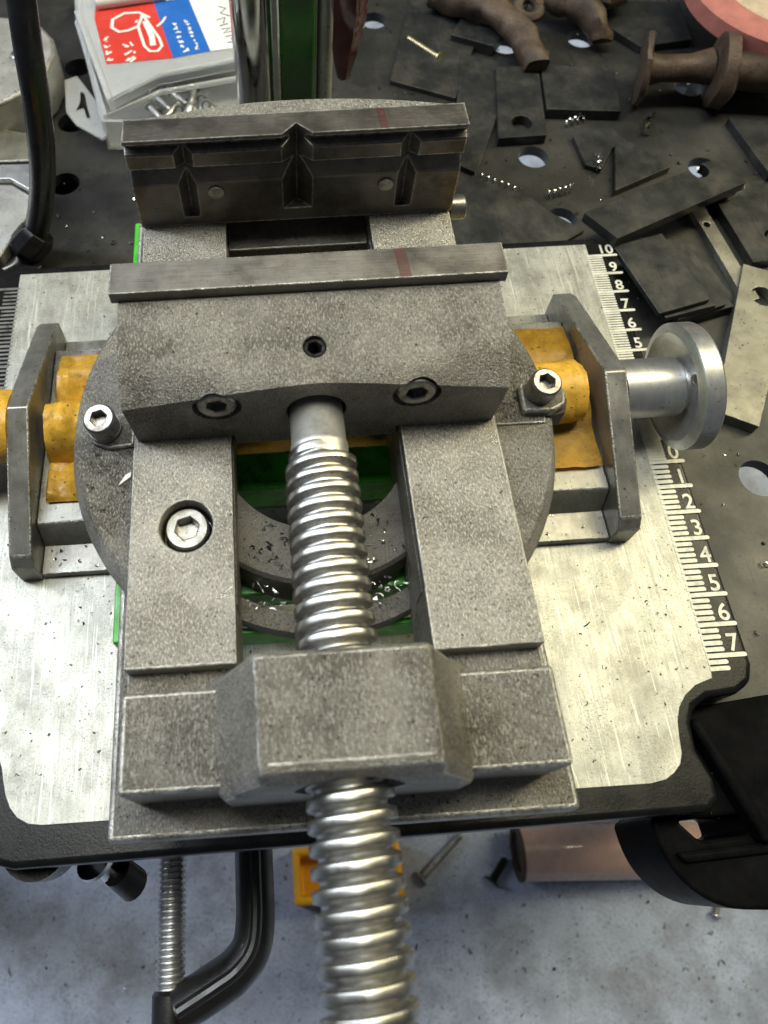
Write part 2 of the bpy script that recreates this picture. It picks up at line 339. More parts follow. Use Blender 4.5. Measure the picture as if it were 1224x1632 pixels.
xr = lambda y: 126.6+(y+72)*0.0295 if y < 5 else 129.0+(y-5)*0.021
t_ = ruler(xr, 0, lambda u: 5 if u <= 0 else 8, 1, 'print'); t_['kind'] = 'stuff'
for u in list(range(-7, 1))+list(range(5, 11)):
    y = 4.2+u*10.0; d = xr(y)
    text_mesh(str(abs(u)), 8.0 if u < 3 else 7.0, 'print', tb, (d+9.8 if abs(u) < 10 else d+8.6, y+1.3, -0.2), -0.02, 'digit', 0.12)
xl = lambda y: -119.2
t2 = ruler(xl, 0, 5, -1, 'ruled', name='far_scale_tick', s0=0); t2['kind'] = 'stuff'
# moulded leg bracket at the front corner (with its slot), and its mirror under the left corner
def leg_bracket(sx, off):
    f = lambda p: [((x-4.0)*sx+4.0+off, y) for x, y in p]
    o = obj('leg_bracket', Pm(f([(116, -79), (150, -76), (172, -84), (182, -110), (172, -134), (140, -136.2)]+[(p.x, p.y) for p in spline([(128, -135.8, 0), (118, -134.9, 0), (111.5, -132.6, 0), (106.5, -129, 0), (102.6, -124, 0), (100.4, -118, 0), (99.4, -110.5, 0)], 3)]+[(112, -104)]), 'z', -52, -14.6), 'bracketblack', tb, bevel=1.5, seg=3)
    o.modifiers['bevel'].use_clamp_overlap = False
    cut(o, [Pm(f([(108, -111.2), (113.2, -117.0), (129.5, -116.2), (129.2, -110.6)]), 'z', -60, 10)])
    return o
leg_bracket(1, 0)
obj('bracket_rib', Pm([(104, -119.6), (133, -118.4), (134, -121.5), (106, -122.6)], 'z', -15.6, -12.2), 'bracketblack', tb, bevel=1.2)
obj('bracket_wall', Pm([(118, -84), (121, -82.5), (131, -109), (134, -119), (130, -119)], 'z', -15.6, -7.5), 'bracketblack', tb, bevel=1.5)
obj('foot', lathe(bmesh.new(), [(-34, 9), (-30, 11), (-15.2, 11)], (-94, -104, 0), 'z', 28), 'blackplastic', tb)

# ------------------------------------------------------------------ cross slide under the vise
cs = thing('cross_slide', 'steel cross slide wrapped in orange tape between two peaked end plates', 'cross slide')
obj('foot_plate', B(-95, 104, -25, 72, 0.3, 4), 'slide', cs, bevel=0.4)
obj('slide_block', Pm([(-15, 4.1), (-12, 14.5), (-11, 16), (60, 16), (63, 4.1)], 'x', -95, 103.9), 'slide', cs, bevel=0.6)
def tape_sheet(name, x0, x1, y0, y1, zf, seed):
    bm = bmesh.new(); nx, ny = 46, 18; g = []
    for i in range(nx+1):
        row = []
        for j in range(ny+1):
            x = x0+(x1-x0)*i/nx; y = y0+(y1-y0)*j/ny
            z = zf(x, y)+0.7*noise.noise(Vector((x*0.11, y*0.13, seed)))+0.35*noise.noise(Vector((x*0.35, y*0.3, seed+5)))
            e = 0.9*noise.noise(Vector((x*0.2, seed, 3)))
            row.append(bm.verts.new((x, y+(e if j in (0, ny) else 0), z)))
        g.append(row)
    for i in range(nx):
        for j in range(ny): bm.faces.new((g[i][j], g[i+1][j], g[i+1][j+1], g[i][j+1]))
    geom = bmesh.ops.solidify(bm, geom=bm.faces[:], thickness=0.5)
    return obj(name, bm, 'tape', cs, angle=50)
def tz(x, y):
    d = abs(y-22)
    return 18.2 + (max(0.0, 1-d/9.0)**0.5)*5.0 + 2.2*math.exp(-((y-44)/7)**2)
tape_sheet('tape_cover', -48, 103, -3.6, 55.5, tz, 1.0)
# taped screw housing, stepped, either side
n = 30
rr = [11.2*(1+0.05*noise.noise(Vector((i*0.45, 1, 0)))) for i in range(n+1)]; rr[0] *= 0.92; rr[-1] *= 0.90; rr[-2] *= 0.97
obj('taped_housing', tube(bmesh.new(), [(52+46.5*i/n, 22+0.3*math.sin(i), 26.5) for i in range(n+1)], rr, 26, 0.07), 'tape', cs, angle=50)
def tzl(x, y):
    u = max(0.0, 1-((y-21)/10.5)**2)**0.5
    z = 17.5+19*u*(0.92+0.08*math.sin(x*0.5))
    z += 9*math.exp(-((y-43)/7)**2)*(1 if x > -86 else 0.7)+6*math.exp(-((y-3)/5.5)**2)*(0.6+0.4*math.sin(x*0.3))
    p = Vector((x*0.16, y*0.12, 4)); z += 2.2*noise.noise(p)+1.4*abs(noise.noise(p*2.3))
    e = min(y+4.2, 57-y, x+93)
    return z if e > 1.2 else 17.0+(z-17.0)*max(0, e/1.2)*0.6
bm = bmesh.new(); nx, ny = 44, 76; g = []
for i in range(nx+1):
    g.append([bm.verts.new((-92+42*i/nx, -4+60*j/ny, tzl(-92+42*i/nx, -4+60*j/ny))) for j in range(ny+1)])
for i in range(nx):
    for j in range(ny): bm.faces.new((g[i][j], g[i+1][j], g[i+1][j+1], g[i][j+1]))
obj('crumpled_tape', bm, 'tape', cs, angle=60)
gable = [(-25.5, 0.2), (-25.5, 12), (-22.5, 16.2), (22, 38), (23.8, 38), (70, 18.5), (74, 15), (74, 0.2)]
ep = []
for x0, x1 in ((104.1, 112), (-103, -95.1)):
    ep.append(obj('end_plate', Pm(gable, 'x', x0, x1), 'slide', cs, bevel=0.7, seg=2))
# hand knob on the right
kn = obj('hand_knob', lathe(bmesh.new(), [(134.2, 11.2), (134.2, 15), (131.6, 19.5), (132.4, 22.4), (132.9, 23), (139.0, 23), (139.8, 22.4), (140.0, 21), (140.0, 8), (138, 6)], (0, 22, 26), 'x', 64), 'alu', cs, angle=22)
dirk = Vector((-0.52, -0.50, 0.70)).normalized()
cut(kn, [lathe(bmesh.new(), [(-9, 2.5), (7, 2.5)], (133.6, 16.4, 38.8), frame_of(Vector((-0.75, -0.40, 0.50))), 20)])
obj('hub', lathe(bmesh.new(), [(112.1, 10.7), (132.5, 10.7), (133.0, 10.2), (133.0, 9.2), (134.6, 9.2)], (0, 22, 26), 'x', 48), 'alu', cs, angle=25)
obj('set_screw', lathe(bmesh.new(), [(0, 1.7), (0.4, 1.85), (0.8, 1.7), (1.2, 1.85), (1.6, 1.7), (2, 1.5)], (137.2, 18.2, 36.4), frame_of(Vector((-0.75, -0.40, 0.50))), 18), 'bolt', kn)
# left: pale collar and taped shaft leaving the picture
obj('taped_shaft', tube(bmesh.new(), [(-103.1-3*i, 22, 26+0.2*math.sin(i)) for i in range(14)], [12.6, 12.9, 13.1, 12.8, 13.2, 13.0, 13.3, 13, 13.1, 13.2, 13, 12.8, 13, 12.6], 26, 0.04), 'tape', cs, angle=50)
obj('scribe_line', B(-109.6, -103.2, -12.4, -11.6, 0.02, 0.25), 'blackhole', cs)

# ------------------------------------------------------------------ green carrier plate
gp = thing('green_carrier', 'green painted plate under the vise, glimpsed through its middle opening', 'carrier plate')
g1 = obj('carrier_plate', B(-60.5, 60.5, -60, 97, 32.5, 45.5), 'green', gp, bevel=0.8)
cut(g1, [B(-30, 30, -39.5, -17, 20, 60), B(-30, 30, -3.5, 70, 20, 60), B(-30, 30, -58, -49.0, 20, 60)])
obj('bar_step', B(-29.5, 29.5, -17.5, -15.2, 45.4, 48.5), 'green', gp, bevel=0.5)
obj('stand_post', B(-52, 52, 57, 88, 16.4, 32.4), 'castdark', gp, bevel=1)
ring = obj('swivel_ring', lathe(bmesh.new(), [(52, 27.5), (60, 28), (60, 43), (59, 44), (46, 45), (46, 27.5), (52, 27.5)], (0, -7.4, 0), 'z', 72, cap=False), 'castdark', gp, angle=40)
ring2 = obj('outer_ring', lathe(bmesh.new(), [(46, 50), (53, 50), (53, 55.5), (46, 55.5), (46, 50)], (0, -7.4, 0), 'z', 72, cap=False), 'castdark', gp, angle=40)

# ------------------------------------------------------------------ the vise
ZR = 80.4
vi = thing('machine_vise', 'grey cast iron machine vise with open V-grooved jaws and a long lead screw', 'vise')
# bed: flange, rails, front lugs
bm = bmesh.new()
prism(bm, [(-56, -109), (56, -109), (56, -60), (56, 84), (-56, 84), (-56, -60)], 'z', 50, 60.4)
bed = obj('bed_flange', bm, 'cast', vi, bevel=1.4, seg=3)
cut(bed, [B(-23.4, 23.4, -76, 58, 30, 70)])
for s in (-1, 1):
    a, b_ = sorted((s*23.3, s*50))
    r_ = obj('rail', B(a, b_, -75, 80, 60.0, ZR), 'rail', vi, bevel=0.5, seg=2)
    if s < 0: cut(r_, [cyl(6.9, (-35.5, -40.1, 0), 'z', 71, 90, 40)])
    obj('rail_step', B(a, b_, -82, -74.6, 60.1, 75.5), 'cast', vi, bevel=0.5)
hexcap('rail_bolt', vi, (-35.9, -39.0, 75.8), (0, 0, 1), 5.8, 4.7, 3.2, 4.0)
# round flange with the middle left open
fl_ = obj('round_flange', lathe(bmesh.new(), [(66, 69.6), (68, 69.8), (76.0, 67.4), (76.8, 66.4)], (0, -7.4, 0), 'z', 96), 'cast', vi, bevel=0.0, angle=30)
cut(fl_, [B(-23.0, 23.0, -80, 90, 50, 90), B(-24, 24, -120, -60, 50, 90), cyl(6.9, (-35.5, -40.1, 0), 'z', 71, 90, 40)])
obj('flange_pad', Pm([(-50.2, -15), (-57, -15.6), (-61.5, -14), (-63.4, -10.5), (-62.8, -6.5), (-59, -4.5), (-50.2, -4.5)], 'z', 76.5, 78.4), 'cast', vi, bevel=0.8, seg=3)
obj('flange_pad', Pm([(50.2, -15.2), (64.6, -15.4), (66.2, -10), (66.2, 2), (50.2, 8)], 'z', 76.5, 77.5), 'cast', vi, bevel=0.5)
# clamp screws on the flange
cl = obj('clamp_screw', lathe(bmesh.new(), [(78.4, 4.6), (80, 4.6)], (-58.4, -9.6, 0), 'z', 28), 'bolt', vi)
hexcap('screw_head', cl, (-58.6, -10.6, 87.2), Vector((-0.03, -0.12, 1)), 4.3, 7.6, 2.3, 3.4)
cl = obj('clamp_foot', Pm([(58.0, -13.0), (66.5, -13.4), (70.5, -11.5), (71.5, -7.5), (69.5, -4), (64, -2.0), (58.4, -4)], 'z', 76.8, 80.6), 'castdark', vi, bevel=1.0, seg=3)
hexcap('screw_head', cl, (64.0, -8.2, 88.2), Vector((0.05, -0.12, 1)), 4.15, 7.8, 2.3, 3.4)
obj('clamp_lip', Pm([(66, -13.6), (71, -12.4), (72.6, -8), (70.5, -4), (69.2, -4.4), (70.9, -8), (69.8, -11.2), (66, -12.4)], 'z', 70, 77.2), 'rust', vi, bevel=0.3)
# front lugs and nut block
lug = bmesh.new()
for s in (-1, 1):
    a, b_ = sorted((s*26.0, s*49.6)); obj('lug', B(a, b_, -101.3, -80.5, 60.2, 83.4), 'cast', vi, bevel=1.1, seg=3)
def blockpoly():
    p = [(-29.5, 60.6), (-29.5, 81.5), (-28.0, 83.6), (-26.2, 86.0), (-19.6, 102.2), (-18.4, 104.4), (-16.4, 105.4)]
    return p + [(-x, z) for x, z in reversed(p)]
nb = bmesh.new()
P_ = blockpoly(); n = len(P_)
rows = []
for y, sc_, dz in ((-78.2, 0.97, -1.2), (-79.2, 1.0, 0.0), (-99.5, 0.985, 0.0), (-101.0, 0.96, -1.0), (-102.6, 0.93, -5.0), (-103.4, 0.90, -12)):
    row = []
    for x, z in P_:
        zz = min(z, 105.4+dz) if dz > -2 else min(z, 105.4+dz)
        row.append(nb.verts.new((x*sc_, y if z > 61 else max(y, -103.4), zz)))
    rows.append(row)
for a, b_ in zip(rows, rows[1:]):
    for i in range(n-1): nb.faces.new((a[i], a[i+1], b_[i+1], b_[i]))
    nb.faces.new((a[n-1], a[0], b_[0], b_[n-1]))
nb.faces.new(rows[0]); nb.faces.new(rows[-1][::-1])
nut = obj('nut_block', nb, 'cast', vi, bevel=1.6, seg=4, angle=40)
cut(nut, [cyl(11.6, (0, 0, 90), 'y', -120, -92, 44), cyl(9.8, (0, 0, 90), 'y', -95, -60, 44)])
# lead screw, a real helix
PROF = [(0.0, 0.03), (0.17, 0.03), (0.22, 0.12), (0.305, 0.84), (0.345, 0.96), (0.40, 1.0), (0.75, 1.0), (0.805, 0.96), (0.845, 0.84), (0.93, 0.12), (0.97, 0.04)]
def thread(bm, c, r0, r1, pitch, y0, y1, n=44, fade=True):
    steps = int((y1-y0)/pitch*n); rows = []
    for i in range(steps+1):
        a = -2*PI*i/n; ca, sa = math.cos(a), math.sin(a); row = []
        f = min(1, max(0, (steps-i)/(n*0.9))) if fade else 1.0
        for o_, t in PROF+[(1.0, 0)]:
            y = y0+pitch*(i/n+o_)
            r = r1+(r0-r1)*t*f+0.06*noise.noise(Vector((y*0.6, ca*3, sa*3)))
            row.append(bm.verts.new((c[0]+r*ca, y, c[1]+r*sa)))
        rows.append(row)
    for a, b_ in zip(rows, rows[1:]):
        for k in range(len(PROF)):
            fc = bm.faces.new((a[k], a[k+1], b_[k+1], b_[k])); fc.material_index = 1 if k in (1, 2, 8, 9) else 0
    bmesh.ops.remove_doubles(bm, verts=bm.verts, dist=0.02)
    lathe(bm, [(y0-0.4, r1*0.985), (y0+pitch*1.5, r1*0.985)], (c[0], 0, c[1]), 'y', n)
    return bm
ls = obj('lead_screw', thread(bmesh.new(), (0, 90), 9.3, 7.5, 3.9, -200, -29), 'screw', vi, angle=50); ls.data.materials.append(MT['flank'])
obj('screw_shank', lathe(bmesh.new(), [(-29, 7.3), (-25.6, 7.5), (-24.6, 7.4), (-24.2, 7.15), (6, 7.15)], (0, 0, 90.2), 'y', 44), 'shank', ls)
# moving jaw
mj = bmesh.new(); nx, ny = 40, 14; g = []
def ztop(x, y):
    za = 110.2-(10.7-y)*0.155
    s = 98+(50-abs(x))*(8/45.0)+(y+15)*1.12
    k = 1.6; h = max(0, min(1, 0.5+0.5*(s-za)/k)); z = s*(1-h)+za*h - k*h*(1-h)
    return z
for i in range(nx+1):
    x = -50+100*i/nx; row = []
    for j in range(ny+1):
        y = -15+35*j/ny
        row.append(mj.verts.new((x, y, ztop(x, y) if y < 10.9 else 109.0)))
    g.append(row)
for i in range(nx):
    for j in range(ny): mj.faces.new((g[i][j], g[i][j+1], g[i+1][j+1], g[i+1][j]))
def zbot(x): return ZR+0.1 if abs(x) > 22.6 else 73.5
b0 = []
for i in range(nx+1):
    x = -50+100*i/nx; b0.append([mj.verts.new((x*0.975, -15, ZR+0.1)), mj.verts.new((x, 20, ZR+0.1))])
for i in range(nx):
    mj.faces.new((g[i][0], g[i+1][0], b0[i+1][0], b0[i][0])); mj.faces.new((g[i][ny], b0[i][1], b0[i+1][1], g[i+1][ny])); mj.faces.new((b0[i][0], b0[i+1][0], b0[i+1][1], b0[i][1]))
mj.faces.new([g[0][j] for j in range(ny+1)]+[b0[0][1], b0[0][0]]); mj.faces.new([g[nx][j] for j in range(ny, -1, -1)]+[b0[nx][0], b0[nx][1]])
mv = obj('moving_jaw', mj, 'cast', vi, bevel=0.9, seg=3, angle=40)
cut(mv, [cyl(7.9, (0, 0, 92.3), 'y', -30, 0, 40), cyl(6.4, (-25.8, 0, 96.6), 'y', -30, -12.5, 32), cyl(6.4, (26.0, 0, 97.4), 'y', -30, -12.5, 32), lathe(bmesh.new(), [(0, 3.1), (30, 3.1)], (0.1, -5.2, 96), 'z', 28)])
obj('jaw_tongue', B(-22.8, 22.8, -14.2, 19, 73.4, ZR+0.05), 'cast', mv, bevel=0.8)
hexcap('jaw_bolt', mv, (-25.8, -14.9, 96.8), Vector((0, -1, 0.05)), 5.2, 3.0, 2.9, 2.4)
hexcap('jaw_bolt', mv, (26.0, -14.9, 97.6), Vector((0, -1, 0.05)), 5.2, 3.0, 2.9, 2.4)
hexcap('set_screw', mv, (0.1, -5.2, 107.2), (0, 0, 1), 3.0, 6, 1.9, 5, 'setscrew')
jp = obj('jaw_plate', B(-51.9, 51.9, 10.7, 20.8, 109.3, 113.5), 'ground', mv, bevel=0.35, seg=2)
obj('marker_stripe', Pm([(23.6, 10.9), (26.6, 11.0), (26.0, 20.6), (22.9, 20.5)], 'z', 113.45, 113.54), 'mark', jp, smooth=False)
# fixed jaw
fj = bmesh.new()
prism(fj, [(62.6, 80.6), (62.4, 98.6), (62.6, 99.4), (65.0, 103.4), (66.4, 104.9), (62.5, 105.9), (62.4, 111.2), (62.8, 111.8), (64.9, 113.0), (64.6, 114.4), (62.5, 115.5), (62.7, 116.7), (72, 116.7), (72, 80.6)], 'x', -50.5, 50.5)
fjo = obj('fixed_jaw', fj, 'jawface', vi, smooth=False)
def vcut(x, r, z0, z1): return Pm([(x-r, 62.2), (x, 62.2-r), (x+r, 62.2), (x, 62.2+r)], 'z', z0, z1)
cut(fjo, [vcut(-33.6, 3.0, 84.5, 112.9), vcut(34.0, 3.0, 84.5, 112.9), vcut(0.2, 4.9, 86, 130)])
fjo.data.shade_flat()
for x, z in ((-25.1, 95.2), (27.8, 94.6)): obj('jaw_pin', cyl(2.5, (x, 0, z), 'y', 61.7, 66, 24), 'bolt', fjo, bevel=0.3)
obj('marker_stripe', Pm([(24.6, 63.1), (26.9, 63.1), (26.3, 71.6), (24.0, 71.6)], 'z', 116.6, 116.78), 'mark', fjo, smooth=False)
arc = [(-50, 71.1)]+[(-50+100*i/24, 71.1+6.8*math.sin(PI*i/24)**0.8) for i in range(1, 24)]+[(50, 71.1)]
obj('jaw_backing', Pm(arc+[(50, 70.6), (-50, 70.6)], 'z', 61, 116.2), 'cast', fjo, bevel=0.6)
obj('back_bridge', B(-23.2, 23.2, 58.2, 80, 55, 72), 'castdark', vi, bevel=0.5)
obj('gib_screw', lathe(bmesh.new(), [(50.1, 2.0), (52.0, 2.0), (52.1, 4.2), (56.8, 4.2), (57.4, 3.6)], (0, 70, 74), 'x', 18), 'bolt', vi, angle=25)

# ------------------------------------------------------------------ clamp under the table edge
ck = thing('bench_clamp', 'black enamel clamp with a threaded zinc rod under the table edge', 'clamp')
obj('rod', thread(bmesh.new(), (-60, -80), 5.3, 4.6, 1.9, -152, -84, n=20, fade=False), 'galv', ck, angle=40).data.materials.append(MT['galv'])
pts = spline([(-29, -84, -80), (-29, -118, -80), (-29.2, -131, -80), (-31, -139.5, -80), (-36.5, -145.5, -80), (-44, -149.5, -80), (-57, -155.5, -80)], 7)
fbm = bmesh.new()
tube(fbm, pts, 7.2, 20)
for v in fbm.verts: v.co.z = -80+(v.co.z+80)*1.35
obj('clamp_frame', fbm, 'clampblack', ck)
obj('frame_rib', tube(bmesh.new(), [p+Vector((0.8, 0.3, 9.0)) for p in pts], 2.2, 10), 'clampblack', ck)
obj('screw_boss', lathe(bmesh.new(), [(-178, 5.6), (-176, 6.3), (-151, 6.3), (-149.6, 5.2)], (-60, 0, -80), 'y', 28), 'clampblack', ck)
obj('pad', lathe(bmesh.new(), [(-80.4-1.6, 7), (-77, 7)], (-60, 0, -80), 'y', 24).copy() if False else lathe(bmesh.new(), [(-84.5, 7), (-80.2, 7)], (-60, 0, -80), 'y', 24), 'clampblack', ck)
wb = thing('table_bolt', 'bright chrome bolt end with black knob below the table edge on the left', 'bolt')
obj('shank', tube(bmesh.new(), [(-84, -100, -16), (-77, -111, -38), (-74, -114, -44)], [4, 4, 4.2], 16), 'chrome', wb)
obj('knob', tube(bmesh.new(), [(-73, -113.2, -40), (-68.5, -117.5, -48)], [5, 5.4], 16), 'clampblack', wb)
obj('washer', lathe(bmesh.new(), [(-0.8, 6), (0.8, 6)], (-79, -110.5, -33), frame_of((0.35, -0.5, -0.9)), 20), 'chrome', wb)

# ------------------------------------------------------------------ things on the floor
tu = thing('paper_tube', 'glossy pinkish wrapped paper tube lying on the floor', 'tube')
dT = Vector((208, -10, 0)).normalized(); frT = frame_of(dT)
obj('wrap', lathe(bmesh.new(), [(0, 15), (0, 20), (240, 20), (240, 15)], (162, -116, -480), frT, 40, cap=False), 'tube', tu)
obj('core', lathe(bmesh.new(), [(-1.5, 15.2), (-1.5, 20.4), (1.0, 20.4)], (162, -116, -480), frT, 40, cap=False), 'core', tu)
obj('core_plug', lathe(bmesh.new(), [(2, 15.1), (236, 15.1)], (162, -116, -480), frT, 24), 'core', tu)
ob = thing('orange_tray', 'small orange plastic tray on the floor behind the lead screw', 'tray')
tr = obj('tray_body', B(-19, 68, -141, -102, -499.8, -478), 'yellow', ob, bevel=5, seg=4)
cut(tr, [B(-13, 62, -135, -108, -496, -470)])
def wood_screw(p, d, L_, r, label, group=None, m='chip'):
    t = thing('loose_screw', label, 'screw', group=group)
    fr = frame_of(d); bm = bmesh.new(); prof = []
    k = int(L_/1.6)
    prof.append((0, 0.2*r))
    for i in range(1, k): prof += [(i*1.6*L_/(k*1.6), r*0.72), ((i+0.5)*1.6*L_/(k*1.6), r)]
    prof.append((L_, r*0.72))
    obj('shank', lathe(bm, prof, p, fr, 12), m, t, angle=60)
    obj('head', lathe(bmesh.new(), [(L_-0.3, r*0.8), (L_+1.0, r*1.9), (L_+1.8, r*1.9), (L_+2.0, r*1.3)], p, fr, 16), m, t)
    return t
wood_screw((76, 280.5, -12.5), (16, -21, 0.4), 24, 1.5, 'brass coloured wood screw lying on the bench behind the fixed jaw', m='brassy')
wood_screw((122, -100, -497), (-38, -29, 0), 46, 3.4, 'dull screw on the floor nearest the lead screw', m='galv')
wood_screw((155, -119, -497), (-16, -17, 0), 20, 3.4, 'short dark screw on the floor against the pink tube end', m='chipdark')
wood_screw((320, -155, -497), (-9, -14, 0), 14, 2.4, 'tiny pale screw on the floor below the black leg bracket', m='galv')

# ------------------------------------------------------------------ loose steel on the bench
def flat(name, poly, z0, z1, m, label, cat='steel offcut', group='steel offcuts on the bench', holes=(), bev=0.35):
    o = obj(name, Pm(poly, 'z', z0, z1), m, None, bevel=bev, seg=2); tag(o, label, cat, group)
    if holes: cut(o, [cyl(r, (x, y, 0), 'z', z0-5, z1+5, 26) for x, y, r in holes])
    return o
flat('steel_offcut', [(119.7, 246), (143.2, 245), (135.4, 191.2), (110.5, 190.8)], ZB+.1, -9, 'blackbar', 'dark flat offcut with one hole right of the fixed jaw', holes=[(124.7, 201.3, 5.2)])
flat('steel_offcut', [(144.2, 245.5), (182.9, 239), (177.6, 205.3), (139.6, 209.7)], ZB+.1, -8.5, 'blackbar', 'dark square offcut beside the one with a hole')
flat('steel_offcut', [(104, 262), (129, 252), (112, 205), (96, 170), (88, 176), (93, 214)], ZB+.1, -11.5, 'blackbar', 'thin dark sheet lying just behind the right end of the fixed jaw')
flat('steel_offcut', [(62, 243), (95, 226), (110, 262), (128, 300), (84, 318)], ZB+.1, -12, 'blackbar', 'dark sheet under the brass wood screw')
flat('steel_offcut', [(100, 274), (122, 262), (150, 300), (128, 322)], ZB+.1, -8, 'blackbar', 'dark rounded plate corner under the rusty bent bar')
flat('steel_offcut', [(160, 152), (168.5, 182.5), (173, 187), (178, 183.6), (192, 166)], ZB+.1, -10.5, 'blackbar', 'dark plate edge with a slot end behind the long angled bar')
flat('steel_offcut', [(70, 150), (96, 171), (116, 157), (127, 142), (140, 130), (120, 118.5), (70, 118.5)], ZB+.1, -12.5, 'blackbar', 'wide dark sheet tucked behind the ruler plate')
flat('steel_offcut', [(150, 193), (171, 198), (176, 187), (168, 183), (158, 168), (151, 172)], ZB+.1, -11.8, 'blackbar', 'thin dark scrap below the square offcut, beside the swarf curl')
flat('steel_offcut', [(232, 198), (268, 190), (262, 152), (238, 157)], ZB+.1, -10, 'blackbar', 'dark plate at the right edge of the picture below the spool')
flat('steel_offcut', [(243, 138), (275, 132), (262, 64), (236, 70)], ZB+.1, -9, 'blackbar', 'dark bar at the right edge beyond the pale drilled strip')
flat('steel_offcut', [(186, 303), (238, 296), (234, 262), (204, 258), (192, 275)], ZB+.1, -10, 'blackbar', 'dark plate between the second rusty forging and the pink disc')
# stack of square plates
STK = 'stacked dark square plates'
zc = ZB+.1
for i, (dx, dy, a, lab) in enumerate(((20, 6, 0.42, 'bottom dark plate of the small stack behind the knob'), (15, 3.6, 0.40, 'second dark plate from the bottom of the small stack'), (9.5, 1.0, 0.46, 'third dark plate from the bottom of the small stack'), (4, -1.5, 0.36, 'fourth dark plate of the small stack'), (0, 0, 0.40, 'topmost dark square plate of the small stack'))):
    cx, cy = 160.5+dx, 93.5+dy*0.5; hw, hh = 12.2, 19.5
    ca, sa = math.cos(a*0.6), math.sin(a*0.6)
    poly = [(cx+x*ca-y*sa, cy+x*sa+y*ca) for x, y in ((-hw, -hh), (hw, -hh), (hw, hh), (-hw, hh))]
    flat('stacked_plate', poly, zc, zc+2.9, 'blackbar', lab, 'steel plate', STK); zc += 2.95
flat('flat_bar', [(193.0, 140), (200, 139), (206, 84), (199.4, 82)], ZB+.1, -11, 'greybar', 'narrow grey strip with a dimple between dark plates', 'flat bar', 'grey flat bars', holes=[(197.3, 128, 1.7)])
flat('steel_offcut', [(204.3, 152), (233, 152.3), (220, 104), (209.5, 103)], ZB+.1, -9.5, 'blackbar', 'broad dark bar behind the pale drilled strip', holes=[(224, 118, 3.5)])
flat('flat_bar', [(204.4, 102.2), (224, 92.5), (181, 20.6), (166, 28.8)], ZB+.1, -9, 'greybar', 'pale steel strip with a large drilled hole right of the knob', 'flat bar', 'grey flat bars', holes=[(206.5, 83.6, 5.2)])
flat('long_bar', [(133.0, 124.5), (143.7, 108.5), (211.5, 137.5), (204, 153.5), (196, 151), (190, 148)], 0.4, 6, 'blackbar', 'long dark bar lying askew across the top of the stack', 'steel offcut', holes=[(192.5, 146.5, 4.6)])
flat('prop_block', [(190, 138), (208, 146), (205, 151), (188, 145)], ZB+.1, 0.3, 'blackbar', 'dark block propping up the right end of the long bar', 'steel block')
for u, (x, y) in enumerate(((210.5, 143.5), (219, 150))):
    t = obj('steel_ball', bmesh.new() if False else lathe(bmesh.new(), [(-4*math.cos(a*PI/12), max(0.05, 4*math.sin(a*PI/12))) for a in range(13)], (x, y, -11 if u else -5.3), 'z', 20), 'chrome'); tag(t, ('polished ball beside the end of the long dark bar', 'polished ball farther right beyond the long dark bar')[u], 'steel ball', 'polished balls')

# rusty forgings
def lump(bm, a, f):
    for v in bm.verts: v.co += Vector((noise.noise(v.co*f), noise.noise(v.co*f+Vector((9, 0, 0))), noise.noise(v.co*f+Vector((0, 9, 0)))))*a
    return bm
rf = obj('rusty_forging', lump(tube(bmesh.new(), spline([(96, 306, -3), (112, 292, -1), (126, 279, 0), (136, 265, -2), (140, 250, -5), (141, 240, -7)], 5), [9.5-0.1*i for i in range(26)], 16, 0.18), 2.6, 0.10), 'rust', angle=60); tag(rf, 'rusty bent forging at the top of the picture above the offcuts', 'forging', 'rusty forgings')
obj('eye', tube(bmesh.new(), [Vector((141+6*math.cos(a), 276+6*math.sin(a), 5+2*math.sin(a))) for a in [i*2*PI/18 for i in range(19)]], 3.2, 10, 0.2), 'rust', rf)
rf = obj('rusty_forging', lump(tube(bmesh.new(), spline([(156, 300, -2), (166, 288, 0), (176, 278, 0), (181, 268, -4), (182, 262, -8)], 5), [9, 9.2, 9, 8.8, 9.2, 9, 8.6, 8.2, 8, 8, 7.6, 7.4, 7, 7, 6.8, 6.6, 6.5, 6.4, 6.2, 6.0, 5.6], 16, 0.18), 2.6, 0.10), 'rust', angle=60); tag(rf, 'second rusty forging, with a rounded lump, right of the first', 'forging', 'rusty forgings')
obj('lump', tube(bmesh.new(), [(178, 290, 2), (186, 286, 4), (194, 292, 3), (199, 304, 0)], [5, 9, 10, 9], 14, 0.3), 'rust', rf)
sp = thing('rusty_spool', 'rusty flanged spool lying on its side at the upper right', 'spool')
ax_ = frame_of((1, -0.10, 0.06))
obj('flange', lump(lathe(bmesh.new(), [(-1.8, 17), (-1.2, 18.5), (1.2, 18.5), (1.8, 17)], (190, 222, 3.6), frame_of((0.93, -0.34, 0.1)), 30), 1.6, 0.12), 'rust', sp)
obj('barrel', lump(lathe(bmesh.new(), [(0, 8.5), (8, 7), (22, 7), (32, 8.8)], (191, 222, 3.6), ax_, 22), 1.6, 0.12), 'rust', sp)
obj('flange', lump(lathe(bmesh.new(), [(0, 15), (1.5, 19.0), (8, 19.0), (9.5, 15)], (224, 218, 4.2), frame_of((0.93, -0.30, 0.05)), 32), 1.6, 0.08), 'rust', sp)
obj('stub', lump(lathe(bmesh.new(), [(0, 10), (18, 12), (50, 12), (52, 8)], (232, 216, 4.6), ax_, 16), 1.6, 0.12), 'rust', sp)
fd = thing('flap_disc', 'pinkish red abrasive disc at the top right corner', 'abrasive disc')
obj('rim_band', lathe(bmesh.new(), [(12, 54), (14, 56), (23, 56), (24, 54)], (276, 258, 0), 'z', 60), 'pink', fd)
obj('face', lathe(bmesh.new(), [(24.05, 40), (24.6, 38)], (276, 258, 0), 'z', 48), 'tan', fd)
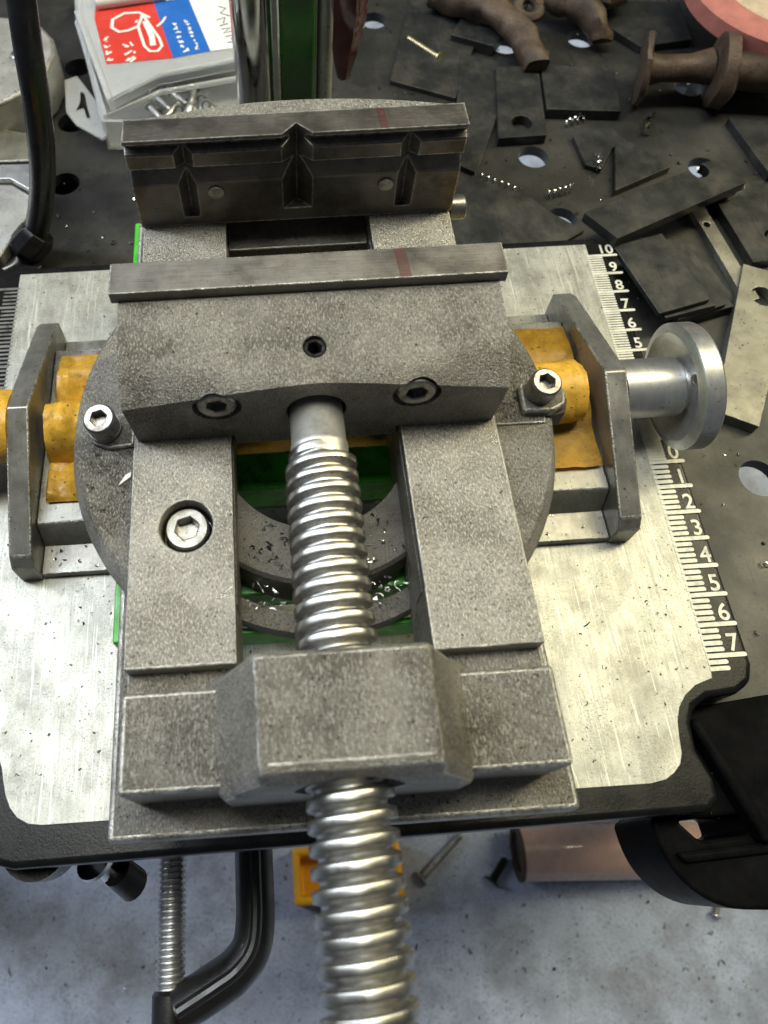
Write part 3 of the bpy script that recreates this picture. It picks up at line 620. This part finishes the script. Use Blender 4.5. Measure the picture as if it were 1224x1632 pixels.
obj('backing_hub', lathe(bmesh.new(), [(ZB+.1, 26), (11.9, 30)], (276, 258, 0), 'z', 30), 'darkback', fd)

# column behind the fixed jaw, with uprights added for its green and pale reflections
co = obj('steel_column', lathe(bmesh.new(), [(ZB+.1, 8.8), (420, 8.8)], (-11.4, 190, 0), 'z', 48), 'chrome'); tag(co, 'polished round steel column behind the fixed jaw', 'column')
gc = thing('green_reflection_post', 'added upright standing for the green reflection in the polished column, with a wine red lever grip', 'post')
obj('reflection_post_body', B(0.2, 16.4, 187, 206, ZB+.1, 420), 'reflgreen', gc, bevel=2.5, seg=3)  # solid stand-in for the green reflected in the column
lv = obj('lever', tube(bmesh.new(), [(29.0, 180, 130), (29.4, 180.5, 200), (27, 184, 290), (17, 190, 320)], 3.2, 12), 'galv', gc)
hb = bmesh.new()
tube(hb, [(28.2, 181, 41.5), (28.2, 181, 47), (28.4, 181, 56), (28.6, 180.6, 66), (28.9, 180, 76), (29, 180, 88), (29, 180, 110), (29, 180, 134)], [3.0, 4.0, 5.6, 6.6, 7.2, 7.6, 7.8, 6], 9, 0.3)
obj('grip', hb, 'wine', lv, angle=25); obj('grip_bore', lathe(bmesh.new(), [(41.0, 2.0), (41.9, 2.2)], (28.2, 181, 0), 'z', 16), 'blackhole', lv)
pr = obj('pale_reflection_rod', lathe(bmesh.new(), [(ZB+.1, 5.0), (-10, 5.0), (-9, 3.7), (420, 3.7)], (20.8, 193, 0), 'z', 24), 'castalu'); tag(pr, 'added upright rod standing for the pale reflection in the polished column', 'rod')  # added in place of the pale band reflected in the column

# hardware box with its label
hb_ = thing('hardware_box', 'clear plastic hardware box of grey screws with a red and blue label', 'plastic box')
def shell(poly, z0, z1, t=1.2):
    o = obj('tray', Pm(poly, 'z', z0, z1), 'clear', hb_, bevel=0.5)
    cx = sum(p[0] for p in poly)/len(poly); cy = sum(p[1] for p in poly)/len(poly)
    q = [(cx+(x-cx)*0.965, cy+(y-cy)*0.965) for x, y in poly]
    cut(o, [Pm(q, 'z', z0+t, z1+5)]); return o
base = [(-88.5, 206), (-62, 219), (-14, 226), (-8, 330), (-112, 326)]
tray_p = [(-89, 203.5), (-60, 200), (-14, 204), (-6, 330), (-113, 326), (-108, 285)]
shell(tray_p, ZB+.2, 4.0)
lid_p = [(-84.6, 210), (-60, 228), (-14, 238), (-6, 328), (-111, 325), (-106, 284)]
lid = obj('lid', Pm(lid_p, 'z', 4.1, 10.0), 'clear', hb_, bevel=0.8)
q = [(x*0.93-4.0, y*0.93+18) for x, y in lid_p]
cut(lid, [Pm(q, 'z', 0, 8.8)])
rim_ = obj('lid_rim', tube(bmesh.new(), [(-106, 284, 10.4), (-84, 210.5, 10.4), (-60, 228.5, 10.4), (-14, 238.5, 10.4)], 1.3, 8), 'clear', hb_)
obj('lid_rim', tube(bmesh.new(), [(-107, 284, 4.2), (-87, 206.5, 4.2), (-60, 222.5, 4.2), (-14, 231.5, 4.2)], 1.5, 8), 'clear', hb_)
tab = obj('hang_tab', Pm([(-106.5, 250), (-113, 247), (-110, 222), (-104, 212), (-90, 200.5), (-87, 204), (-93, 226)], 'z', -6, -4.2), 'clear', hb_, bevel=0.4)
cut(tab, [Pm([(-104, 238), (-101.5, 236), (-99.5, 226), (-97, 216), (-99, 216.5), (-101, 224), (-105.5, 222), (-103.5, 230)], 'z', -12, 0)])
lb = obj('label_red', Pm([(-96.0, 278.0), (-87.2, 239.2), (-53.0, 241.5), (-64.4, 289.5), (-96, 289.5)], 'z', 10.02, 10.25), 'red', hb_, smooth=False)
obj('label_blue', Pm([(-53.0, 241.5), (-33.6, 245.6), (-45.4, 292), (-64.4, 289.5)], 'z', 10.02, 10.26), 'blue', lb, smooth=False)
obj('label_white', Pm([(-33.6, 245.6), (-16.5, 247.5), (-18, 296), (-45.4, 292)], 'z', 10.02, 10.27), 'white', lb, smooth=False)
def stroke(pts, r, m='white', z=10.4, name='label_print'):
    bm = bmesh.new(); P = [Vector((x, y, z)) for x, y in pts]
    tube(bm, P, r, 6)
    for v in bm.verts: v.co.z = z+(v.co.z-z)*0.12
    return obj(name, bm, m, lb)
stroke([(-66, 276), (-72, 281), (-80, 281), (-86, 276), (-86, 269), (-82, 265), (-77, 266), (-72, 269)], 0.9)
stroke([(-70, 279), (-66, 270), (-60.5, 258), (-58.8, 251.5), (-61, 247.5), (-65, 247.6), (-68, 252), (-70, 260), (-72, 269), (-70, 279)], 0.8)
stroke([(-68.5, 273), (-64.5, 260), (-63.5, 252)], 1.6)
stroke([(-62, 268), (-59, 272), (-57.5, 276)], 0.7)
stroke([(-73.6, 273.4), (-72.6, 273.0)], 1.2)
random.seed(3)
def glyph_row(p, d, n_, h, w_, m='white'):
    # rows of small print too coarse to read in the photograph, kept as irregular marks
    d = Vector(d).normalized(); q = Vector((-d.y, d.x))
    for i in range(n_):
        o_ = Vector(p)+d*(i*w_*1.35)
        a = o_+q*random.uniform(-.2, .2)*h; b_ = o_+d*w_*0.8+q*random.uniform(-.1, .3)*h
        bm = bmesh.new()
        for s in range(3):
            p0 = o_+d*random.uniform(0, w_)+q*random.uniform(-.5, .5)*h; p1 = o_+d*random.uniform(0, w_)+q*random.uniform(-.5, .5)*h
            tube(bm, [(p0.x, p0.y, 10.4), (p1.x, p1.y, 10.4)], 0.62, 5)
        for v in bm.verts: v.co.z = 10.4+(v.co.z-10.4)*0.15
        obj('label_print', bm, m, lb)
glyph_row((-88.5, 261), (0.14, -1), 4, 3.6, 4.0); glyph_row((-77.5, 256), (0.2, -1), 3, 5.5, 4.6); glyph_row((-53, 271), (0.25, -1), 7, 3.6, 2.9); glyph_row((-46.8, 273), (0.27, -1), 8, 2.0, 2.6)
for pts in ([(-29, 283), (-25, 281), (-28, 277), (-23, 274)], [(-30, 271), (-25.5, 273), (-26.5, 268)], [(-28.5, 266), (-24, 267.5)], [(-27.5, 263), (-23, 264), (-26.5, 259.5), (-22, 261)], [(-25.6, 256.5), (-20.4, 258), (-22.8, 254)], [(-24.6, 251.5), (-19.2, 252.6)]):
    stroke(pts, 0.35, 'ink', 10.45, 'handwriting')
random.seed(11)
for i in range(15):
    x = random.uniform(-62, -20); y = random.uniform(209, 226); a = random.uniform(0.9, 2.2)
    d = Vector((math.cos(a), math.sin(a), 0))
    L_ = random.uniform(14, 20); p = Vector((x, y, -10+random.uniform(0, 8)))-d*L_*0.5
    obj('stored_screw', lathe(bmesh.new(), [(0, 0.4), (2, 1.6), (L_, 1.6), (L_, 2.8), (L_+1.5, 2.6)], p, frame_of(d), 10), 'galv', hb_)
obj('carton_roll', tube(bmesh.new(), [(-95, 288, 13), (-75, 291, 13.5), (-58, 294, 13)], 4.2, 16), 'white', hb_)

# left: aluminium casting, bar, angle and cable
al = obj('aluminium_casting', Pm([(-185, 282), (-150, 283.5), (-136, 281), (-124, 273.5), (-116.5, 262), (-114.6, 249), (-117.4, 234), (-124, 222.5), (-137, 212.5), (-160, 204), (-185, 200)], 'z', ZB+.1, 11), 'castalu', bevel=2, seg=3); tag(al, 'round ended cast aluminium block at the upper left', 'casting')
obj('casting_bolt', lathe(bmesh.new(), [(11, 4), (14, 4), (14.4, 3.4)], (-132, 246, 0), 'z', 12), 'bolt', al)
ba = obj('grey_bar', Pm([(-190, 226), (-127, 208), (-121.5, 188), (-190, 190)], 'z', ZB+.1, -5), 'greybar', bevel=1); tag(ba, 'dull grey bar at the left edge below the aluminium block', 'bar')
an = thing('bent_bracket', 'shiny bent aluminium bracket at the left edge beside the cable', 'bracket')
obj('upper_leaf', Pm([(-185, 178), (-119, 175.5), (-117.4, 157), (-129, 166), (-185, 170)], 'z', 2, 5), 'alu', an, bevel=0.6)
obj('lower_leaf', Pm([(-185, 171), (-129, 166), (-117.5, 157), (-119, 146), (-129, 121), (-185, 118)], 'z', ZB+.1, 1.8), 'castalu', an, bevel=1.2)
cb = obj('black_cable', tube(bmesh.new(), spline([(-91, 190, 175), (-92, 158, 118), (-93.7, 144, 90), (-95.9, 140, 70), (-100.1, 136.4, 45), (-107.2, 135.4, 20), (-115.4, 132.6, 0), (-121.5, 128, -8), (-130, 121, -9.5), (-150, 112, -9.5)], 8), 5.4, 18), 'cable'); tag(cb, 'thick black cable hanging down at the upper left', 'cable')
cg = obj('cable_gland', lathe(bmesh.new(), [(0, 7.5), (3, 9), (11, 9), (14, 7)], (-112, 133.6, 3), frame_of((-0.72, -0.35, -0.6)), 8), 'blackplastic', cb, bevel=0.6)
for i, (x, y, z0, sx, sy, h, lab) in enumerate(((-138, 117, ZB+.1, 11, 5, 12, 'black plastic clip by the corner of the ruler plate'), (-120, 121.5, ZB+.1, 8, 4, 9, 'smaller black plastic clip under the cable end'))):
    o = obj('plastic_clip', Pm([(x-sx, y-sy), (x+sx*0.6, y-sy), (x+sx, y), (x+sx*0.5, y+sy), (x-sx*0.7, y+sy)], 'z', z0, z0+h), 'blackplastic', bevel=1.2, seg=3); tag(o, lab, 'clip', 'black clips at the cable end')

# ------------------------------------------------------------------ shavings
def curl(bm, c, R_, r, turns, pitch, d, n=None, sides=4):
    fr = frame_of(d); n = n or int(turns*12)
    pts = [Vector(c)+(fr[0]*math.cos(2*PI*turns*i/n)+fr[1]*math.sin(2*PI*turns*i/n))*R_+fr[2]*(pitch*turns*i/n) for i in range(n+1)]
    tube(bm, pts, [r*(0.5+0.5*math.sin(PI*(0.1+0.8*i/n))) for i in range(n+1)], sides)
random.seed(21)
G = 'bright curled shavings'
for lab, p, d, k in (('row of bright beads of swarf right of the fixed jaw', (95, 171, -12.6), (20, -13.5, 0), 7), ('short bright swarf curl behind the ruler plate corner', (127.6, 154, -11.6), (14, 3.4, 0), 5), ('upright swarf curl beside the slotted dark plate', (157.6, 177, -9.6), (-1.5, -11, 0), 4), ('bright swarf curl beneath the dark square offcut', (148, 203, -12.6), (13, 4, 0), 4)):
    bm = bmesh.new(); L_ = Vector(d).length; curl(bm, p, 1.5, 0.5, k, L_/k, d, sides=5)
    tag(obj('swarf_curl', bm, 'chip'), lab, 'shaving', G)
hk = obj('hooked_shaving', tube(bmesh.new(), spline([(198, 207.5, -13), (194, 204.5, -12), (190.6, 199, -12), (188.4, 193, -13)], 5), [0.7, 0.8, 0.9, 1, 1.1, 1.2, 1.2, 1.2, 1.3, 1.3, 1.3, 1.4, 1.5, 1.6, 2.0, 2.2], 8), 'chip'); tag(hk, 'bright hooked shaving left of the angled bar, below the spool', 'shaving')
def crumbs(name, label, spots, m, nbits, rr, seed):
    random.seed(seed); bm = bmesh.new()
    for i in range(nbits):
        x, y, z = spots()
        s = random.uniform(*rr)
        if random.random() < 0.55:
            a = random.uniform(0, 6.28); tw = random.uniform(-1.3, 1.3); q = Vector((x, y, z+s*0.2)); pts_ = [q.copy()]; nn = random.randint(2, 6)
            for k_ in range(nn):
                a += tw; q = q+Vector((math.cos(a), math.sin(a), random.uniform(-.25, .35)))*s*random.uniform(.3, .55); q.z = max(q.z, z+s*.12); pts_.append(q.copy())
            wd_ = random.uniform(.09, .24); tube(bm, pts_, [s*wd_*(1 if 0 < k_ < nn else .5) for k_ in range(nn+1)], 4)
        else:
            v = [bm.verts.new((x+random.uniform(-s, s)*.6, y+random.uniform(-s, s)*.6, z+random.uniform(0.05, 1)*s*.6)) for _ in range(4)]
            for f in ((0, 1, 2), (0, 2, 3), (0, 3, 1), (1, 3, 2)): bm.faces.new([v[k] for k in f])
    o = obj(name, bm, m, smooth=False); tag(o, label, 'shavings', kind='stuff'); return o
R = random.uniform
def bench_spot():
    while True:
        x, y = R(-120, 300), R(-60, 330)
        if (x > 145 or y > 122) and not (-119 < x < -10 and y > 195): return x, y, ZB+0.1
crumbs('bench_shavings', 'fine bright steel shavings scattered over the bench', bench_spot, 'chip', 260, (0.4, 2.4), 5)
crumbs('bench_grit', 'dark grit scattered over the bench', bench_spot, 'chipdark', 420, (0.5, 2.2), 6)
crumbs('floor_shavings', 'pale flecks and shavings scattered on the floor', lambda: (R(-260, 380), R(-260, -95), -499.9), 'chip', 70, (1.0, 3.2), 8)
crumbs('floor_grit', 'dark crumbs scattered on the floor', lambda: (R(-260, 380), R(-260, -95), -499.9), 'chipdark', 110, (1.0, 3.4), 9)
crumbs('slide_shavings', 'shavings caught on the foot of the cross slide', lambda: (random.choice((R(70, 103), R(-94, -70))), R(-24, -15.5), 4.1), 'chip', 26, (0.5, 1.6), 10)
crumbs('plate_grit', 'dark specks and shavings on the ruler plate', lambda: random.choice(((R(60, 125), R(-95, -30), 0.05), (R(-95, -60), R(-95, -30), 0.05))), 'chipdark', 60, (0.3, 1.1), 12)
crumbs('ring_shavings', 'bright shavings piled in the opening below the lead screw', lambda: (random.choice((R(10, 22.5), R(-22.5, -10))), R(-56, -44), R(53.2, 55) if random.random() < .3 else 60.2 if False else 53.1), 'galv', 60, (0.6, 2.0), 13)
crumbs('ring_grit', 'dark oily shavings on the swivel ring', lambda: (lambda a, r: (r*math.sin(a), -7.4-r*math.cos(a), 60.05))(R(-.6, .6), R(29, 42)), 'chipdark', 70, (0.5, 1.8), 14)
crumbs('ring_glints', 'a few bright chips on the swivel ring', lambda: (lambda a, r: (r*math.sin(a), -7.4-r*math.cos(a), 60.05))(R(.25, .55), R(32, 42)), 'chip', 16, (0.6, 1.6), 15)
crumbs('bracket_shavings', 'shavings caught on the black leg bracket', lambda: (R(110, 128), R(-112, -84), -14.5), 'chip', 14, (0.4, 1.4), 16)
crumbs('flange_grit', 'dark flakes on the round flange', lambda: (R(-63, -51), R(-34, -15), 76.85), 'chipdark', 60, (0.4, 1.2), 17)
crumbs('rail_grit', 'tiny dark flecks on the vise rails and round flange', lambda: random.choice(((R(-49, -24), R(-74, -18), ZR+.02), (R(24, 49), R(-74, -18), ZR+.02), (R(51, 63), R(-30, -16), 76.85))), 'chipdark', 80, (0.2, 0.55), 18)
crumbs('clamp_grit', 'dark oily grime around the right clamp screw', lambda: (R(52, 60), R(-15, 6), 77.55), 'chipdark', 70, (0.3, 0.9), 19)
fk = obj('pale_flake', Pm([(-52.6, -25.2), (-51.0, -24.0), (-50.9, -22.6), (-52.4, -23.4), (-54.2, -26.4)], 'z', 76.85, 77.6), 'white', smooth=False); tag(fk, 'pale flake on the round flange beside the left rail', 'flake')
